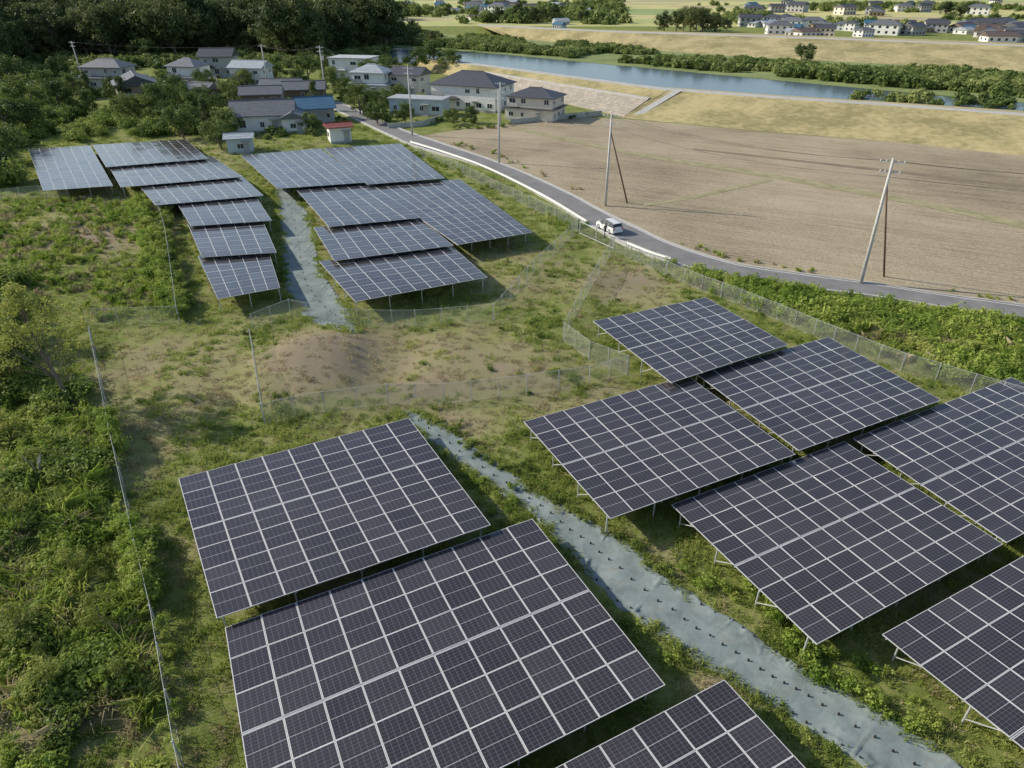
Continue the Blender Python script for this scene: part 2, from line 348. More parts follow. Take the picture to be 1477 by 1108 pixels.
# ---------------------------------------------------------------- solar arrays
def panelmat():
    m, nt, bs = newmat('solar_module'); uv = nt.nodes.new('ShaderNodeUVMap').outputs[0]
    sp = nt.nodes.new('ShaderNodeSeparateXYZ'); nt.links.new(uv, sp.inputs[0]); x, y = sp.outputs[0], sp.outputs[1]
    def edge(c, w):
        return mth(nt, 'LESS_THAN', mth(nt, 'MINIMUM', c, mth(nt, 'SUBTRACT', 1, c)), w)
    fr = mth(nt, 'MAXIMUM', edge(x, .020), edge(y, .014))
    half = mth(nt, 'LESS_THAN', mth(nt, 'ABSOLUTE', mth(nt, 'SUBTRACT', y, .5)), .009)
    gx = edge(mth(nt, 'FRACT', mth(nt, 'MULTIPLY', mth(nt, 'SUBTRACT', x, .020), 6/.96)), .04)
    gy = edge(mth(nt, 'FRACT', mth(nt, 'MULTIPLY', y, 12)), .04)
    isl = nt.nodes.new('ShaderNodeNewGeometry').outputs['Random Per Island']
    cell = ramp(nt, isl, [(0, (.018, .0155, .0195)), (.5, (.025, .0215, .026)), (1, (.035, .031, .036))])
    col = mixc(nt, mth(nt, 'MULTIPLY', mth(nt, 'MAXIMUM', gx, gy), .5), cell, (.19, .19, .22))
    col = mixc(nt, mth(nt, 'MULTIPLY', half, .6), col, (.45, .45, .46))
    col = mixc(nt, fr, col, (.62, .62, .61))
    dust = noi(nt, .5, 4, .65, pos(nt)); col = mixc(nt, mth(nt, 'MULTIPLY', dust, .06), col, (.43, .41, .38))
    nt.links.new(col, bs.inputs['Base Color'])
    nt.links.new(mth(nt, 'ADD', .15, mth(nt, 'MULTIPLY', fr, .3)), bs.inputs['Roughness'])
    bs.inputs['IOR'].default_value = 1.58
    return m
M_pan = panelmat()
ZF, ZN = 1.25, 1.7
UX = Vector((.891, .455, 0)).normalized(); WX = Vector((.455, -.891, 0)).normalized()
def solar(A, Bq, C, D, cols=None, rows=None):
    """corners far-left, far-right, near-right, near-left (world, panel height)"""
    L = (Bq-A).length; W = (D-A).length
    cols = cols or max(2, round(L/1.53)); rows = rows or max(2, round(W/1.83))
    par = empty('solar_panel_array', A); o = A
    def P(s, t): return (A.lerp(Bq, s)).lerp(D.lerp(C, s), t)
    N = (Bq-A).cross(D-A).normalized()
    if N.z < 0: N = -N
    V = []; Fc = []; mi = []; uv = []
    mid = rows//2; gap = .08/W
    for j in range(rows):
        for i in range(cols):
            t0, t1 = j/rows, (j+1)/rows
            if j == mid: t0 += gap/2
            if j == mid-1: t1 -= gap/2
            e = .008/L; f = .008/W
            q = [P(i/cols+e, t1-f), P((i+1)/cols-e, t1-f), P((i+1)/cols-e, t0+f), P(i/cols+e, t0+f)]
            tx, ty = NR.normal(0, .006), NR.normal(0, .006); tl = [-tx-ty, tx-ty, tx+ty, -tx+ty]
            b = len(V); V += [p-o+N*w for p, w in zip(q, tl)]+[p-o-N*.04 for p in q]
            Fc += [(b, b+1, b+2, b+3), (b+4, b+7, b+6, b+5), (b, b+4, b+5, b+1), (b+1, b+5, b+6, b+2), (b+2, b+6, b+7, b+3), (b+3, b+7, b+4, b)]
            mi += [0]+[1]*5; uv += [0, 0, 1, 0, 1, 1, 0, 1]+[.5]*40
    mesh('modules', V, Fc, [M_pan, M_steel], mi, parent=par, uv=uv)
    b = B(); zz = N*.09
    for k in range(rows+1):
        t = min(max(k/rows, .02), .98); b.cyl(P(0, t)-o-zz, P(1, t)-o-zz, .035, .035, 4)
    t = mid/rows; b.cyl(P(0, t)-o-N*.03, P(1, t)-o-N*.03, .03, .03, 4)
    ns = max(3, cols//2+1); nt_ = 4
    for i in range(ns):
        s = .02+.96*i/(ns-1); b.cyl(P(s, .01)-o-zz*2, P(s, .99)-o-zz*2, .05, .05, 4)
        for j in range(nt_):
            t = .06+.88*j/(nt_-1); p = P(s, t); g = Vector((p.x, p.y, hgt(p.x, p.y)-.2))
            b.cyl(g-o, p-o-zz*2, .045, .045, 6)
            if j < nt_-1:
                p2 = P(s, t+.13); b.cyl(Vector((p.x, p.y, g.z+.5))-o, p2-o-zz*2, .028, .028, 4)
    b.obj('mounting_frame', [M_steel], par)
def q4(a, b, c, d): solar(G(*a, ZF), G(*b, ZF), G(*c, ZN), G(*d, ZN))
def lat(A, cols, rows):
    W = rows*1.83; D = A+WX*W; D = Vector((D.x, D.y, ZN)); L = UX*cols*1.53
    solar(A, A+L, D+L, D, cols, rows)
q4((257, 690), (590, 603), (708, 757), (312, 892))
b_, c_ = G(768, 748, ZF), G(960, 988, ZN); a_ = G(324, 905, ZF)
solar(a_, b_, c_, Vector((a_.x+c_.x-b_.x, a_.y+c_.y-b_.y, ZN)), 10, 6)
lat(G(1045, 980, ZF)-UX*15.3, 10, 6)
q4((855, 463), (1018, 429), (1137, 497), (968, 552))
q4((1005, 540), (1195, 486), (1358, 577), (1152, 650))
q4((755, 608), (992, 542), (1148, 655), (880, 748))
a_, b_, d_ = G(1230, 632, ZF), G(1418, 560, ZF), G(1452, 783, ZN)
solar(a_, b_+(b_-a_)*.25, Vector((d_.x+(b_.x-a_.x)*1.25, d_.y+(b_.y-a_.y)*1.25, ZN)), d_)
q4((968, 728), (1218, 637), (1447, 785), (1178, 930))
lat(G(1272, 915, ZF), 11, 6)
for t in [((347, 224), (462, 214), (528, 263), (400, 272)), ((425, 271), (530, 263), (607, 314), (474, 327)),
          ((452, 328), (603, 313), (654, 354), (482, 376)), ((460, 377), (650, 353), (703, 400), (512, 435)),
          ((466, 214), (577, 207), (642, 257), (530, 266)), ((536, 266), (664, 259), (768, 335), (660, 353)),
          ((41, 215), (130, 210), (163, 268), (62, 275)), ((133, 209), (268, 201), (300, 229), (153, 241)),
          ((155, 237), (305, 225), (350, 255), (174, 270)), ((198, 265), (347, 252), (380, 282), (224, 296)),
          ((252, 288), (366, 279), (392, 318), (275, 326)),
          ((270, 322), (377, 314), (399, 364), (291, 371)), ((285, 369), (387, 361), (404, 415), (314, 431))]:
    q4(*t)
# ---------------------------------------------------------------- fences
def fence(pts, h=1.5, s=.18, rw=.006):
    P_ = [G(*p) for p in pts]; par = empty('chain_link_fence', P_[0]); o = P_[0].copy()
    bp = B(); bw = B()
    for a, b in zip(P_[:-1], P_[1:]):
        L = (b-a).length; n = max(1, round(L/2.2)); d = (b-a)/L; nn = Vector((-d.y, d.x, 0))
        for i in range(n+1):
            p = a.lerp(b, i/n); z = hgt(p.x, p.y)
            q = Vector((p.x+R.uniform(-.03, .03), p.y, z-.2))-o
            bp.cyl(q, q+Vector((R.uniform(-.06, .06), R.uniform(-.06, .06), h+.28)), .028, .028, 6)
        for i in range(n):
            p = a.lerp(b, i/n); q = a.lerp(b, (i+1)/n); p.z = hgt(p.x, p.y)+.03; q.z = hgt(q.x, q.y)+.03
            l = (q-p).length; e = (q-p)/l; up = Vector((0, 0, 1))
            bw.cyl(p-o+up*h, q-o+up*h, .012, .012, 4); bw.cyl(p-o, q-o, .010, .010, 4)
            c = -h
            while c < l:
                u0, u1 = max(c, 0), min(c+h, l)
                if u1-u0 > .03:
                    for fl in (0, 1):
                        z0, z1 = u0-c, u1-c
                        if fl: z0, z1 = h-z0, h-z1
                        v0 = p+e*u0+up*z0-o; v1 = p+e*u1+up*z1-o
                        t = (v1-v0).normalized(); w = t.cross(nn)*rw; x = nn*.004*(1 if fl else -1)
                        bw.add([v0-w+x, v1-w+x, v1+w+x, v0+w+x], [(0, 1, 2, 3)])
                c += s
    bp.obj('posts', [M_steel], par); bw.obj('wire_mesh', [M_wire], par)
fence([(128, 470), (135, 495), (160, 610), (195, 770), (228, 905), (264, 1104), (280, 1180)])
fence([(243, 350), (260, 465), (128, 470)])
fence([(225, 285), (243, 350)])
fence([(598, 222), (660, 248), (740, 288), (800, 316), (833, 334), (770, 395), (712, 462), (600, 470), (500, 470), (420, 455), (365, 478)])
fence([(365, 500), (383, 612), (470, 596), (560, 582), (640, 582), (760, 570), (850, 556), (905, 540), (850, 520), (812, 490), (850, 420), (884, 362)], 1.6)
fence([(884, 362), (960, 398), (1040, 430), (1120, 462), (1200, 497), (1300, 535), (1400, 565), (1480, 590), (1640, 640)])
fence([(0, 290), (60, 285), (100, 290)])
def gate(a, b, h=1.5):
    a, b = G(*a), G(*b); g = B(); up = Vector((0, 0, 1)); o = a.copy()
    for p in (a, a.lerp(b, .5), b): g.cyl(p-o-up*.1, p-o+up*(h+.1), .06, .06, 8)
    for z in (.15, h): g.cyl(a-o+up*z, b-o+up*z, .035, .035, 6)
    n = int((b-a).length/.15)
    for i in range(n): p = a.lerp(b, i/n)-o; g.cyl(p+up*.15, p+up*h, .012, .012, 4)
    e = empty('steel_gate', o); g.obj('gate_frame', [M_steel], e)
gate((836, 338), (884, 360))
def guard(pts):
    P_ = cr(GP(pts), 5); o = P_[0].copy(); b = B(); up = Vector((0, 0, 1)); e = empty('white_guardrail', o)
    for i in range(len(P_)-1):
        a, c = P_[i]-o, P_[i+1]-o; d = (c-a).normalized(); n = Vector((-d.y, d.x, 0))*.03
        for z0, z1, k in ((.36, .48, 1), (.48, .62, -1), (.62, .76, 1)):
            b.add([a+up*z0+n*k, c+up*z0+n*k, c+up*z1-n*k, a+up*z1-n*k], [(0, 1, 2, 3)])
        b.cyl(a+n*2-up*.2, a+n*2+up*.72, .05, .05, 6)
    b.obj('rail', [M_white], e)
guard([(592, 209), (640, 224), (700, 246), (780, 286), (846, 326)])
guard([(903, 357), (935, 370), (966, 380)])
# ---------------------------------------------------------------- utility poles and cables
def pole(px, py, h, brace=None, lean=0, arms=2, tr=False):
    g = G(px, py); e = empty('utility_pole', g); b = B(); top = Vector((lean, 0, h))
    b.cyl((0, 0, -.3), top, .19, .11, 12)
    c = B()
    for k in range(arms):
        z = h-.35-k*.9; p = top*(z/h); w = 1.1-.2*k
        c.cyl(p+Vector((-w*.9, w*.4, 0)), p+Vector((w*.9, -w*.4, 0)), .05, .05, 4)
        for s in (-.9, -.45, .45, .9):
            q = p+Vector((w*s*.9, -w*s*.4, .05)); c.cyl(q, q+Vector((0, 0, .2)), .05, .03, 6, 1)
    if tr: c.cyl(top*.78+Vector((.38, 0, -.4)), top*.78+Vector((.38, 0, .5)), .26, .26, 10); c.cyl(top*.78, top*.78+Vector((.4, 0, 0)), .05, .05, 4)
    for z in range(3, int(h)-1): c.cyl(top*(z/h)+Vector((-.3, 0, 0)), top*(z/h)+Vector((.3, 0, 0)), .012, .012, 4)
    b.obj('pole_shaft', [M_pole], e, True); c.obj('crossarms', [M_steel, M_white], e)
    if brace:
        q = G(*brace)-g; d = B(); d.cyl(q-Vector((0, 0, .3)), top*.82, .11, .09, 8); d.obj('brace_pole', [M_rust], e, True)
    return g+top
p1 = pole(1241, 410, 12, (1276, 400), -.2)
p2 = pole(873, 298, 11.5, (906, 294))
p3 = pole(720, 236, 11)
p4 = pole(595, 196, 12, tr=True)
p5 = pole(471, 146, 12, tr=True)
p6 = pole(388, 132, 11, arms=1)
p7 = pole(122, 124, 11)
pole(722, 180, 8, arms=1)
far = Vector((p1.x+38, p1.y-6, 12))
def cable(a, b, off, sag=.9, r=.013):
    cu = bpy.data.curves.new('power_cable', 'CURVE'); cu.dimensions = '3D'; cu.bevel_depth = r; sp = cu.splines.new('POLY'); sp.points.add(16)
    for i in range(17):
        t = i/16; p = a.lerp(b, t)+off; sp.points[i].co = (p.x, p.y, p.z-4*sag*t*(1-t), 1)
    cu.materials.append(M_cable); o = bpy.data.objects.new('power_cable', cu); COL.objects.link(o)
for a, b in ((far, p1), (p1, p2), (p2, p3), (p3, p4), (p4, p5), (p5, p6), (p6, p7)):
    for off in (Vector((-.7, .3, -.2)), Vector((.7, -.3, -.2)), Vector((0, 0, -1.6))): cable(a, b, off)
# ---------------------------------------------------------------- vegetation prototypes
def leafcards(b, c, n, rad, size, mi=0, squash=.8):
    for _ in range(n):
        d = Vector((R.gauss(0, 1), R.gauss(0, 1), R.gauss(0, 1))).normalized()*rad*(R.random()**.45)
        d.z *= squash; p = c+d
        nrm = (d.normalized()+Vector((R.uniform(-1, 1), R.uniform(-1, 1), R.uniform(-.4, 1.2)))).normalized()
        a = nrm.orthogonal().normalized(); a = Matrix.Rotation(R.uniform(0, 6.28), 3, nrm) @ a; q = nrm.cross(a)
        s = size*R.uniform(.6, 1.3); w = s*R.uniform(.4, .7)
        b.add([p-a*s, p-q*w+nrm*s*.15, p+a*s, p+q*w+nrm*s*.15], [(0, 1, 2, 3)], mi)
def tree_mesh(name, h, cr_, mat, nclump, nleaf, ls, trunk=.35, cone=0, fill=1.0, low=.34, dome=False, bd=None):
    b = B(); bend = bd or Vector((R.uniform(-.06, .06)*h, R.uniform(-.06, .06)*h, 0))
    pts = [Vector((0, 0, -.3)), Vector((0, 0, h*.25))+bend*.3, Vector((0, 0, h*.55))+bend, Vector((0, 0, h*.8))+bend*1.3]
    rr = [trunk, trunk*.75, trunk*.5, trunk*.15]
    for i in range(3): b.cyl(pts[i], pts[i+1], rr[i], rr[i+1], 8, 1, False)
    for k in range(nclump):
        a = R.uniform(0, 6.28)
        if dome:
            d = Vector((R.gauss(0, 1), R.gauss(0, 1), R.gauss(.25, 1))).normalized()*(R.random()**.35)*R.uniform(.8, 1.12)
            c = Vector((d.x*cr_, d.y*cr_, h*((1+low)/2)-cr_*.15+d.z*h*(1-low)*.46))+bend
        else:
            u = R.random(); z = h*(low+(.96-low)*u)
            prof = math.sin(math.pi*min(1, .22+.80*u))**.7 if not cone else (1.05-u)
            r = cr_*prof*(R.random()**.5)*R.uniform(.75, 1.15)
            c = Vector((math.cos(a)*r, math.sin(a)*r, z))+bend*1.1
        if k % 2 == 0:
            s = Vector((0, 0, max(h*.12, c.z-cr_*.8)))+bend*(c.z/h); b.cyl(s, c, trunk*.22, trunk*.06, 5, 1, False)
        leafcards(b, c, nleaf, cr_*R.uniform(.22, .38)*fill, ls)
    return b.obj(name, [mat, M_bark], link=False)
def protos(cname, obs):
    c = bpy.data.collections.new(cname)
    for o in obs: c.objects.link(o)
    return c
def tuft(name, n, h, r, mat, w=.012):
    b = B()
    for _ in range(n):
        a = R.uniform(0, 6.28); d = r*math.sqrt(R.random()); p = Vector((math.cos(a)*d, math.sin(a)*d, -.03))
        hh = h*R.uniform(.45, 1.1); l = Vector((R.gauss(0, .4), R.gauss(0, .4), 0))*hh; q = Vector((-math.sin(a+d*9), math.cos(a+d*9), 0))*w*R.uniform(.7, 1.6)
        m = p+l*.4+Vector((0, 0, hh*.65)); t = p+l*1.3+Vector((0, 0, hh*.85))
        b.add([p-q, p+q, m+q*.8, t, m-q*.8], [(0, 1, 2, 3, 4)])
    return b.obj(name, [mat], link=False)
def weed(name, r, h, nl, ls, mat, nc=7):
    b = B()
    for _ in range(nc):
        a = R.uniform(0, 6.28); d = r*R.random()*.8; c = Vector((math.cos(a)*d, math.sin(a)*d, h*R.uniform(.2, .75)))
        b.cyl((0, 0, 0), c, .012, .006, 3, 0, False); leafcards(b, c, nl, r*R.uniform(.3, .6), ls, squash=h/r*.7)
    return b.obj(name, [mat], link=False)
CG = protos('grass_green_tufts', [tuft('tuft%d' % i, 34, .28, .32, M_grassg, .015) for i in range(3)])
CD = protos('grass_dry_tufts', [tuft('dtuft%d' % i, 30, .22, .32, M_grassd, .012) for i in range(3)])
CT = protos('tall_reeds', [tuft('reed%d' % i, 60, 1.1, .40, M_verge, .022) for i in range(2)]+[tuft('reedd%d' % i, 50, 1.0, .4, M_grassd, .018) for i in range(1)])
CW = protos('weeds', [weed('weed%d' % i, .5, .5, 34, .06, M_weed) for i in range(4)])
CW2 = protos('verge_weeds', [weed('vweed%d' % i, .5, .6, 32, .065, M_verge) for i in range(3)])
CB = protos('bushes', [weed('bush%d' % i, 1.0, 1.1, 95, .085, M_weed, 9) for i in range(4)])
CS = protos('shrubs', [weed('shrub%d' % i, 1.0, 1.0, 45, .16, M_shrub) for i in range(3)])
FT = [tree_mesh('forest%d' % i, 17, 6.0, M_treed, 60, 60, .42, .4, low=.12, dome=True) for i in range(4)]
CF = protos('forest_trees', FT)
GT = [tree_mesh('garden%d' % i, 6, 2.6, M_treeg, 36, 75, .17, .18, low=.2, dome=True) for i in range(3)]
PT2 = [tree_mesh('pinegt%d' % i, 7, 2.2, M_treed, 30, 80, .16, .18, 1, low=.15) for i in range(2)]
def scatter(name, coll, pts):
    if not pts: return
    me = bpy.data.meshes.new(name); me.from_pydata([p[:3] for p in pts], [], [])
    a = me.attributes.new('rot', 'FLOAT_VECTOR', 'POINT'); a.data.foreach_set('vector', np.array([(R.uniform(-.12, .12), R.uniform(-.12, .12), R.uniform(0, 6.28)) for _ in pts], 'f').ravel())
    a = me.attributes.new('scl', 'FLOAT', 'POINT'); a.data.foreach_set('value', np.array([p[3] for p in pts], 'f'))
    a = me.attributes.new('pid', 'INT', 'POINT'); a.data.foreach_set('value', np.array([R.randrange(100) % len(coll.objects) for _ in pts], 'i'))
    o = bpy.data.objects.new(name, me); COL.objects.link(o)
    ng = bpy.data.node_groups.new(name, 'GeometryNodeTree')
    ng.interface.new_socket('Geometry', in_out='INPUT', socket_type='NodeSocketGeometry')
    ng.interface.new_socket('Geometry', in_out='OUTPUT', socket_type='NodeSocketGeometry')
    gi = ng.nodes.new('NodeGroupInput'); go = ng.nodes.new('NodeGroupOutput')
    ip = ng.nodes.new('GeometryNodeInstanceOnPoints'); ci = ng.nodes.new('GeometryNodeCollectionInfo')
    ci.inputs[0].default_value = coll; ci.inputs['Separate Children'].default_value = True; ci.inputs['Reset Children'].default_value = True
    ip.inputs['Pick Instance'].default_value = True
    def na(nm, ty):
        x = ng.nodes.new('GeometryNodeInputNamedAttribute'); x.data_type = ty; x.inputs[0].default_value = nm
        return next(q for q in x.outputs if q.enabled and q.name == 'Attribute')
    L = ng.links.new
    L(gi.outputs[0], ip.inputs['Points']); L(ci.outputs[0], ip.inputs['Instance'])
    L(na('pid', 'INT'), ip.inputs['Instance Index']); L(na('rot', 'FLOAT_VECTOR'), ip.inputs['Rotation']); L(na('scl', 'FLOAT'), ip.inputs['Scale'])
    L(ip.outputs[0], go.inputs[0])
    o.modifiers.new('scatter', 'NODES').node_group = ng
    return o
ROADP = [(p.x, p.y) for p in lerpl(rn, rf, -.12)]+[(p.x, p.y) for p in reversed(lerpl(rn, rf, 1.12))]
def sample(poly, dens, maxn=200000, world=False, avoid=True):
    P_ = [(g.x, g.y) for g in (poly if world else GP(poly))]
    x0, x1 = min(p[0] for p in P_), max(p[0] for p in P_); y0, y1 = min(p[1] for p in P_), max(p[1] for p in P_)
    n = min(int((x1-x0)*(y1-y0)*dens), maxn*4); x = NR.uniform(x0, x1, n); y = NR.uniform(y0, y1, n)
    k = inpoly(x, y, P_)
    if avoid:
        k &= ~inpoly(x, y, ROADP)
        for t in TARPS: k &= ~inpoly(x, y, t)
    return x[k], y[k]
NEAR = [(-80, 1170), (1560, 1170), (1560, 480), (1350, 448), (1150, 420), (960, 381), (850, 330), (700, 246), (600, 214), (480, 165), (300, 195), (-80, 195)]
x, y = sample(NEAR, 7)
keep = NR.rand(len(x)) < np.minimum(1, (36/y)**1.7); x, y = x[keep], y[keep]
dr = np.clip(fall(x, y, DRY), 0, 1); so = np.clip(fall(x, y, SOIL), 0, 1)
gp, dp, wp = [], [], []
for X_, Y_, d, s in zip(x, y, dr, so):
    n = fn(X_, Y_, .22, 11)+.5*fn(X_, Y_, .8, 4); k = max(1, (Y_/45)**.5)
    if R.random() < s*.75: continue
    f = d+.7*n; z = hgt(X_, Y_)
    if R.random() < f*1.3+.12:
        if R.random() < .65: dp.append((X_, Y_, z, R.uniform(.6, 1.2)*k))
    elif R.random() < .84:
        gp.append((X_, Y_, z, R.uniform(.5, 1.3)*k*(1-.4*n)))
    elif n < -.1 and R.random() < .5: wp.append((X_, Y_, z, R.uniform(.4, .9)))
scatter('green_grass', CG, gp); scatter('dry_grass', CD, dp); scatter('low_weeds', CW, wp)
def sc(name, coll, poly, dens, s0, s1, thr=-9, ns=.2, world=False, zoff=0, off=21):
    x, y = sample(poly, dens, world=world); pts = []
    for X_, Y_ in zip(x, y):
        n = fn(X_, Y_, ns, off)
        if n < thr: continue
        pts.append((X_, Y_, (hgt(X_, Y_) if Y_ < 130 else 0)+zoff, R.uniform(s0, s1)*(1+.5*n)))
    return scatter(name, coll, pts)
JUN = [(-120, 1170), (-120, 560), (110, 560), (135, 640), (180, 800), (205, 900), (245, 1170)]
sc('undergrowth', CB, JUN, .62, .45, 1.5, .0, .28)
sc('undergrowth', CW, JUN, .6, .6, 1.3, -.25, .35, off=7)
sc('undergrowth', CW2, [(-120, 1170), (-120, 560), (120, 560), (150, 640), (190, 800), (215, 900), (258, 1170)], 1.9, .6, 1.5, -.05, .35, off=41)
sc('tall_reeds', CT, JUN, 1.7, .5, 1.25, -.1, .3, off=61)
sc('thicket', CB, [(-200, 560), (-200, 400), (30, 400), (50, 470), (60, 600)], .5, .9, 1.7, -.1, .2)
VG = [(940, 378), (1150, 422), (1350, 450), (1600, 492), (1600, 600), (1477, 575), (1300, 525), (1150, 468), (1000, 412)]
sc('verge_weeds', CW2, VG, 3.2, .9, 2.1, -.35)
sc('verge_weeds', CW, VG, .5, .8, 1.6, -.05, off=3)
sc('verge_reeds', CT, VG, 1.0, .6, 1.2, -.1, .15, off=77)
sc('tall_grass', CW2, [(-100, 430), (-100, 290), (225, 290), (235, 440), (130, 470)], .35, .6, 1.3, .0, .12)
sc('tall_grass', CT, [(-100, 430), (-100, 290), (225, 290), (235, 440), (130, 470)], .9, .4, .9, -.1, .12, off=15)
sc('hedge_bushes', CB, [(-200, 290), (-200, 120), (60, 130), (130, 170), (340, 200), (335, 190), (130, 205), (20, 215), (20, 270)], .2, 1.0, 2.6, -.1)
sc('roadside_grass', CT, [(980, 357), (1060, 380), (1155, 395), (1250, 408), (1477, 441), (1600, 460), (1600, 454), (1477, 435), (1250, 402), (1155, 389), (1060, 374), (985, 350)], 1.2, .3, .6, -.2)
sc('roadside_grass', CT, [(640, 206), (740, 238), (820, 272), (880, 303), (885, 298), (822, 266), (742, 232), (660, 206)], .5, .4, .8, -.2)
def along(name, coll, pts, step, s0, s1, w=.5, zz=(0, .6)):
    P_ = cr(GP(pts), 6); out = []
    for a, b in zip(P_[:-1], P_[1:]):
        n = max(1, int((b-a).length/step))
        for i in range(n):
            p = a.lerp(b, R.random()); X_ = p.x+R.gauss(0, w); Y_ = p.y+R.gauss(0, w)
            if fn(X_, Y_, .25, 31) > -.25: out.append((X_, Y_, hgt(X_, Y_)+R.uniform(*zz), R.uniform(s0, s1)))
    scatter(name, coll, out)
along('fence_vines', CW2, [(160, 620), (195, 770), (222, 880)], .08, .7, 1.3, .28, (0, 1.2))
along('fence_vines', CW2, [(228, 905), (262, 1100)], .3, .5, .9, .25, (0, .5))
along('fence_vines', CW, [(240, 290), (245, 350), (262, 465)], .14, .8, 1.4, .25, (0, 1.1))
along('fence_vines', CW2, [(205, 292), (215, 350), (228, 400), (258, 455)], .16, .9, 1.7, .5, (0, .7))
along('ditch_weeds', CW, [(625, 600), (700, 660), (790, 712), (870, 760), (980, 830)], .4, .4, 1.0, .3, (0, .1))
along('ditch_weeds', CW2, [(640, 665), (720, 725), (800, 800), (900, 890), (990, 960)], .4, .4, 1.0, .3, (0, .1))
along('ditch_weeds', CW2, [(1000, 840), (1150, 930), (1300, 1030), (1400, 1090)], .2, .5, 1.3, .6, (0, .1))
along('ditch_grass', CG, [(598, 594), (665, 630), (722, 670), (785, 717), (850, 750), (905, 782), (985, 850), (1068, 898), (1130, 945), (1200, 985), (1300, 1045), (1470, 1150)], .12, .6, 1.2, .18, (0, .05))
along('ditch_grass', CG, [(572, 592), (618, 640), (690, 692), (758, 737), (812, 790), (866, 850), (932, 905), (1000, 952), (1080, 1000), (1150, 1040), (1250, 1108)], .12, .6, 1.2, .18, (0, .05))
along('ditch_grass', CG, [(396, 272), (403, 330), (406, 380), (415, 420), (436, 455), (475, 475), (508, 487)], .2, .9, 1.6, .25, (0, .05))
along('ditch_grass', CG, [(416, 272), (440, 300), (455, 335), (460, 380), (478, 412), (500, 445), (518, 485)], .2, .9, 1.6, .25, (0, .05))
along('roadside_bushes', CW2, [(600, 222), (700, 262), (790, 306), (835, 330)], .3, .6, 1.2, .6, (0, .2))
# far vegetation
FPOLY = [(-400, 130), (-60, 118), (80, 90), (230, 88), (330, 80), (440, 90), (530, 80), (560, 74), (545, 40), (-400, 30)]
sc('forest', CF, FPOLY, .020, .8, 1.3)
sc('forest_edge_shrubs', CS, [(-200, 150), (60, 112), (230, 100), (330, 92), (440, 100), (560, 84), (560, 74), (440, 84), (330, 76), (80, 84), (-200, 110)], .10, 1.5, 3.2)
sc('riverside_trees', CS, [(540, 46), (700, 58), (870, 70), (1000, 84), (1200, 97), (1477, 114), (1750, 130), (1750, 160), (1477, 142), (1200, 118), (1000, 101), (840, 86), (700, 74), (560, 64)], .22, 1.2, 3.2, -.3, .035)
sc('riverside_shrubs', CS, [(1180, 146), (1330, 152), (1477, 160), (1750, 178), (1750, 166), (1477, 148), (1330, 139), (1230, 137)], .06, 1.0, 2.5, -.1, .05)
sc('riverside_trees', CF, [(545, 45), (640, 50), (640, 68), (560, 66)], .008, .25, .45)
sc('village_shrubs', CS, [(60, 175), (100, 128), (330, 105), (480, 125), (560, 125), (620, 150), (560, 185), (480, 175), (440, 205), (300, 200)], .07, .7, 1.8)
sc('distant_trees', CS, [(560, 6), (900, 8), (900, 36), (690, 34), (560, 38)], .008, 3, 7, -.15, .01)
sc('distant_trees', CS, [(1000, 8), (1700, 8), (1700, 50), (1040, 38)], .007, 2.0, 5, -.05, .01)
sc('distant_woodland', CF, [(-100, 8), (560, 5), (560, 32), (-100, 32)], .003, .8, 1.2)
def puttree(name, me, px, py, s, z=0):
    o = bpy.data.objects.new(name, me.data); COL.objects.link(o); o.location = G(px, py); o.location.z = z
    o.rotation_euler = (0, 0, R.uniform(0, 6.28)); o.scale = (s*R.uniform(.95, 1.3), s*R.uniform(.95, 1.3), s); return o
for px, py, s in [(958, 46, .65), (975, 47, .75), (995, 48, .8), (1012, 47, .75), (1030, 48, .6), (985, 45, .8), (1004, 44, .8), (1048, 46, .4), (1362, 26, .7), (1385, 26, .6), (720, 33, .6), (745, 33, .7), (758, 33, .6), (770, 34, .6), (785, 33, .6), (800, 32, .65), (840, 34, .5)]:
    puttree('broadleaf_tree', R.choice(FT), px, py, s)
for px, py, s in [(172, 150, 1.2), (235, 175, 1.3), (262, 168, 1.2), (280, 175, 1.0), (250, 190, 1.0), (295, 160, .9), (165, 118, 1.1), (320, 215, .9), (215, 90, 1.4), (75, 150, 1.3), (40, 165, 1.4),
                  (60, 190, 1.2), (15, 200, 1.3), (430, 135, 1.0), (520, 165, 1.1), (545, 180, .8), (540, 120, 1.2), (600, 105, 1.4), (650, 105, 1.2), (625, 100, 1.5), (585, 178, .7), (655, 180, .6), (450, 190, .7), (1163, 95, 1.3), (680, 178, .6), (20, 130, 1.6), (95, 110, 1.1), (350, 130, 1.0), (500, 145, .9), (575, 150, .8), (445, 115, 1.3), (130, 165, .9),
                  (250, 150, 1.2), (310, 180, 1.1), (275, 190, .9), (380, 115, 1.1), (560, 120, 1.3), (470, 110, 1.2), (5, 500, .9), (0, 560, .9),
                  (110, 140, 1.1), (190, 175, 1.0), (225, 165, 1.2), (330, 195, .9), (300, 135, 1.1), (340, 150, 1.0), (240, 135, 1.0), (480, 130, 1.0), (555, 160, .9), (265, 200, 1.1), (90, 165, 1.2), (400, 120, 1.1), (20, 235, 1.0), (-20, 260, 1.3)]:
    puttree('garden_tree', R.choice(GT), px, py, s)
for px, py, s in [(185, 165, 1.1), (300, 185, .8), (455, 160, .9), (130, 142, .9), (530, 172, .7)]:
    puttree('conifer_tree', R.choice(PT2), px, py, s)
YT = tree_mesh('light_tree', 9.2, 3.3, M_treey, 66, 95, .09, .16, fill=.62, low=.45, bd=Vector((-.9, .2, 0)))
yt = puttree('young_tree', YT, 103, 585, 1.0); yt.rotation_euler = (0, 0, 0); yt.scale = (1, 1, 1)
LS = tree_mesh('light_shrub', 2.6, 1.2, M_treey, 22, 70, .07, .06, low=.2)
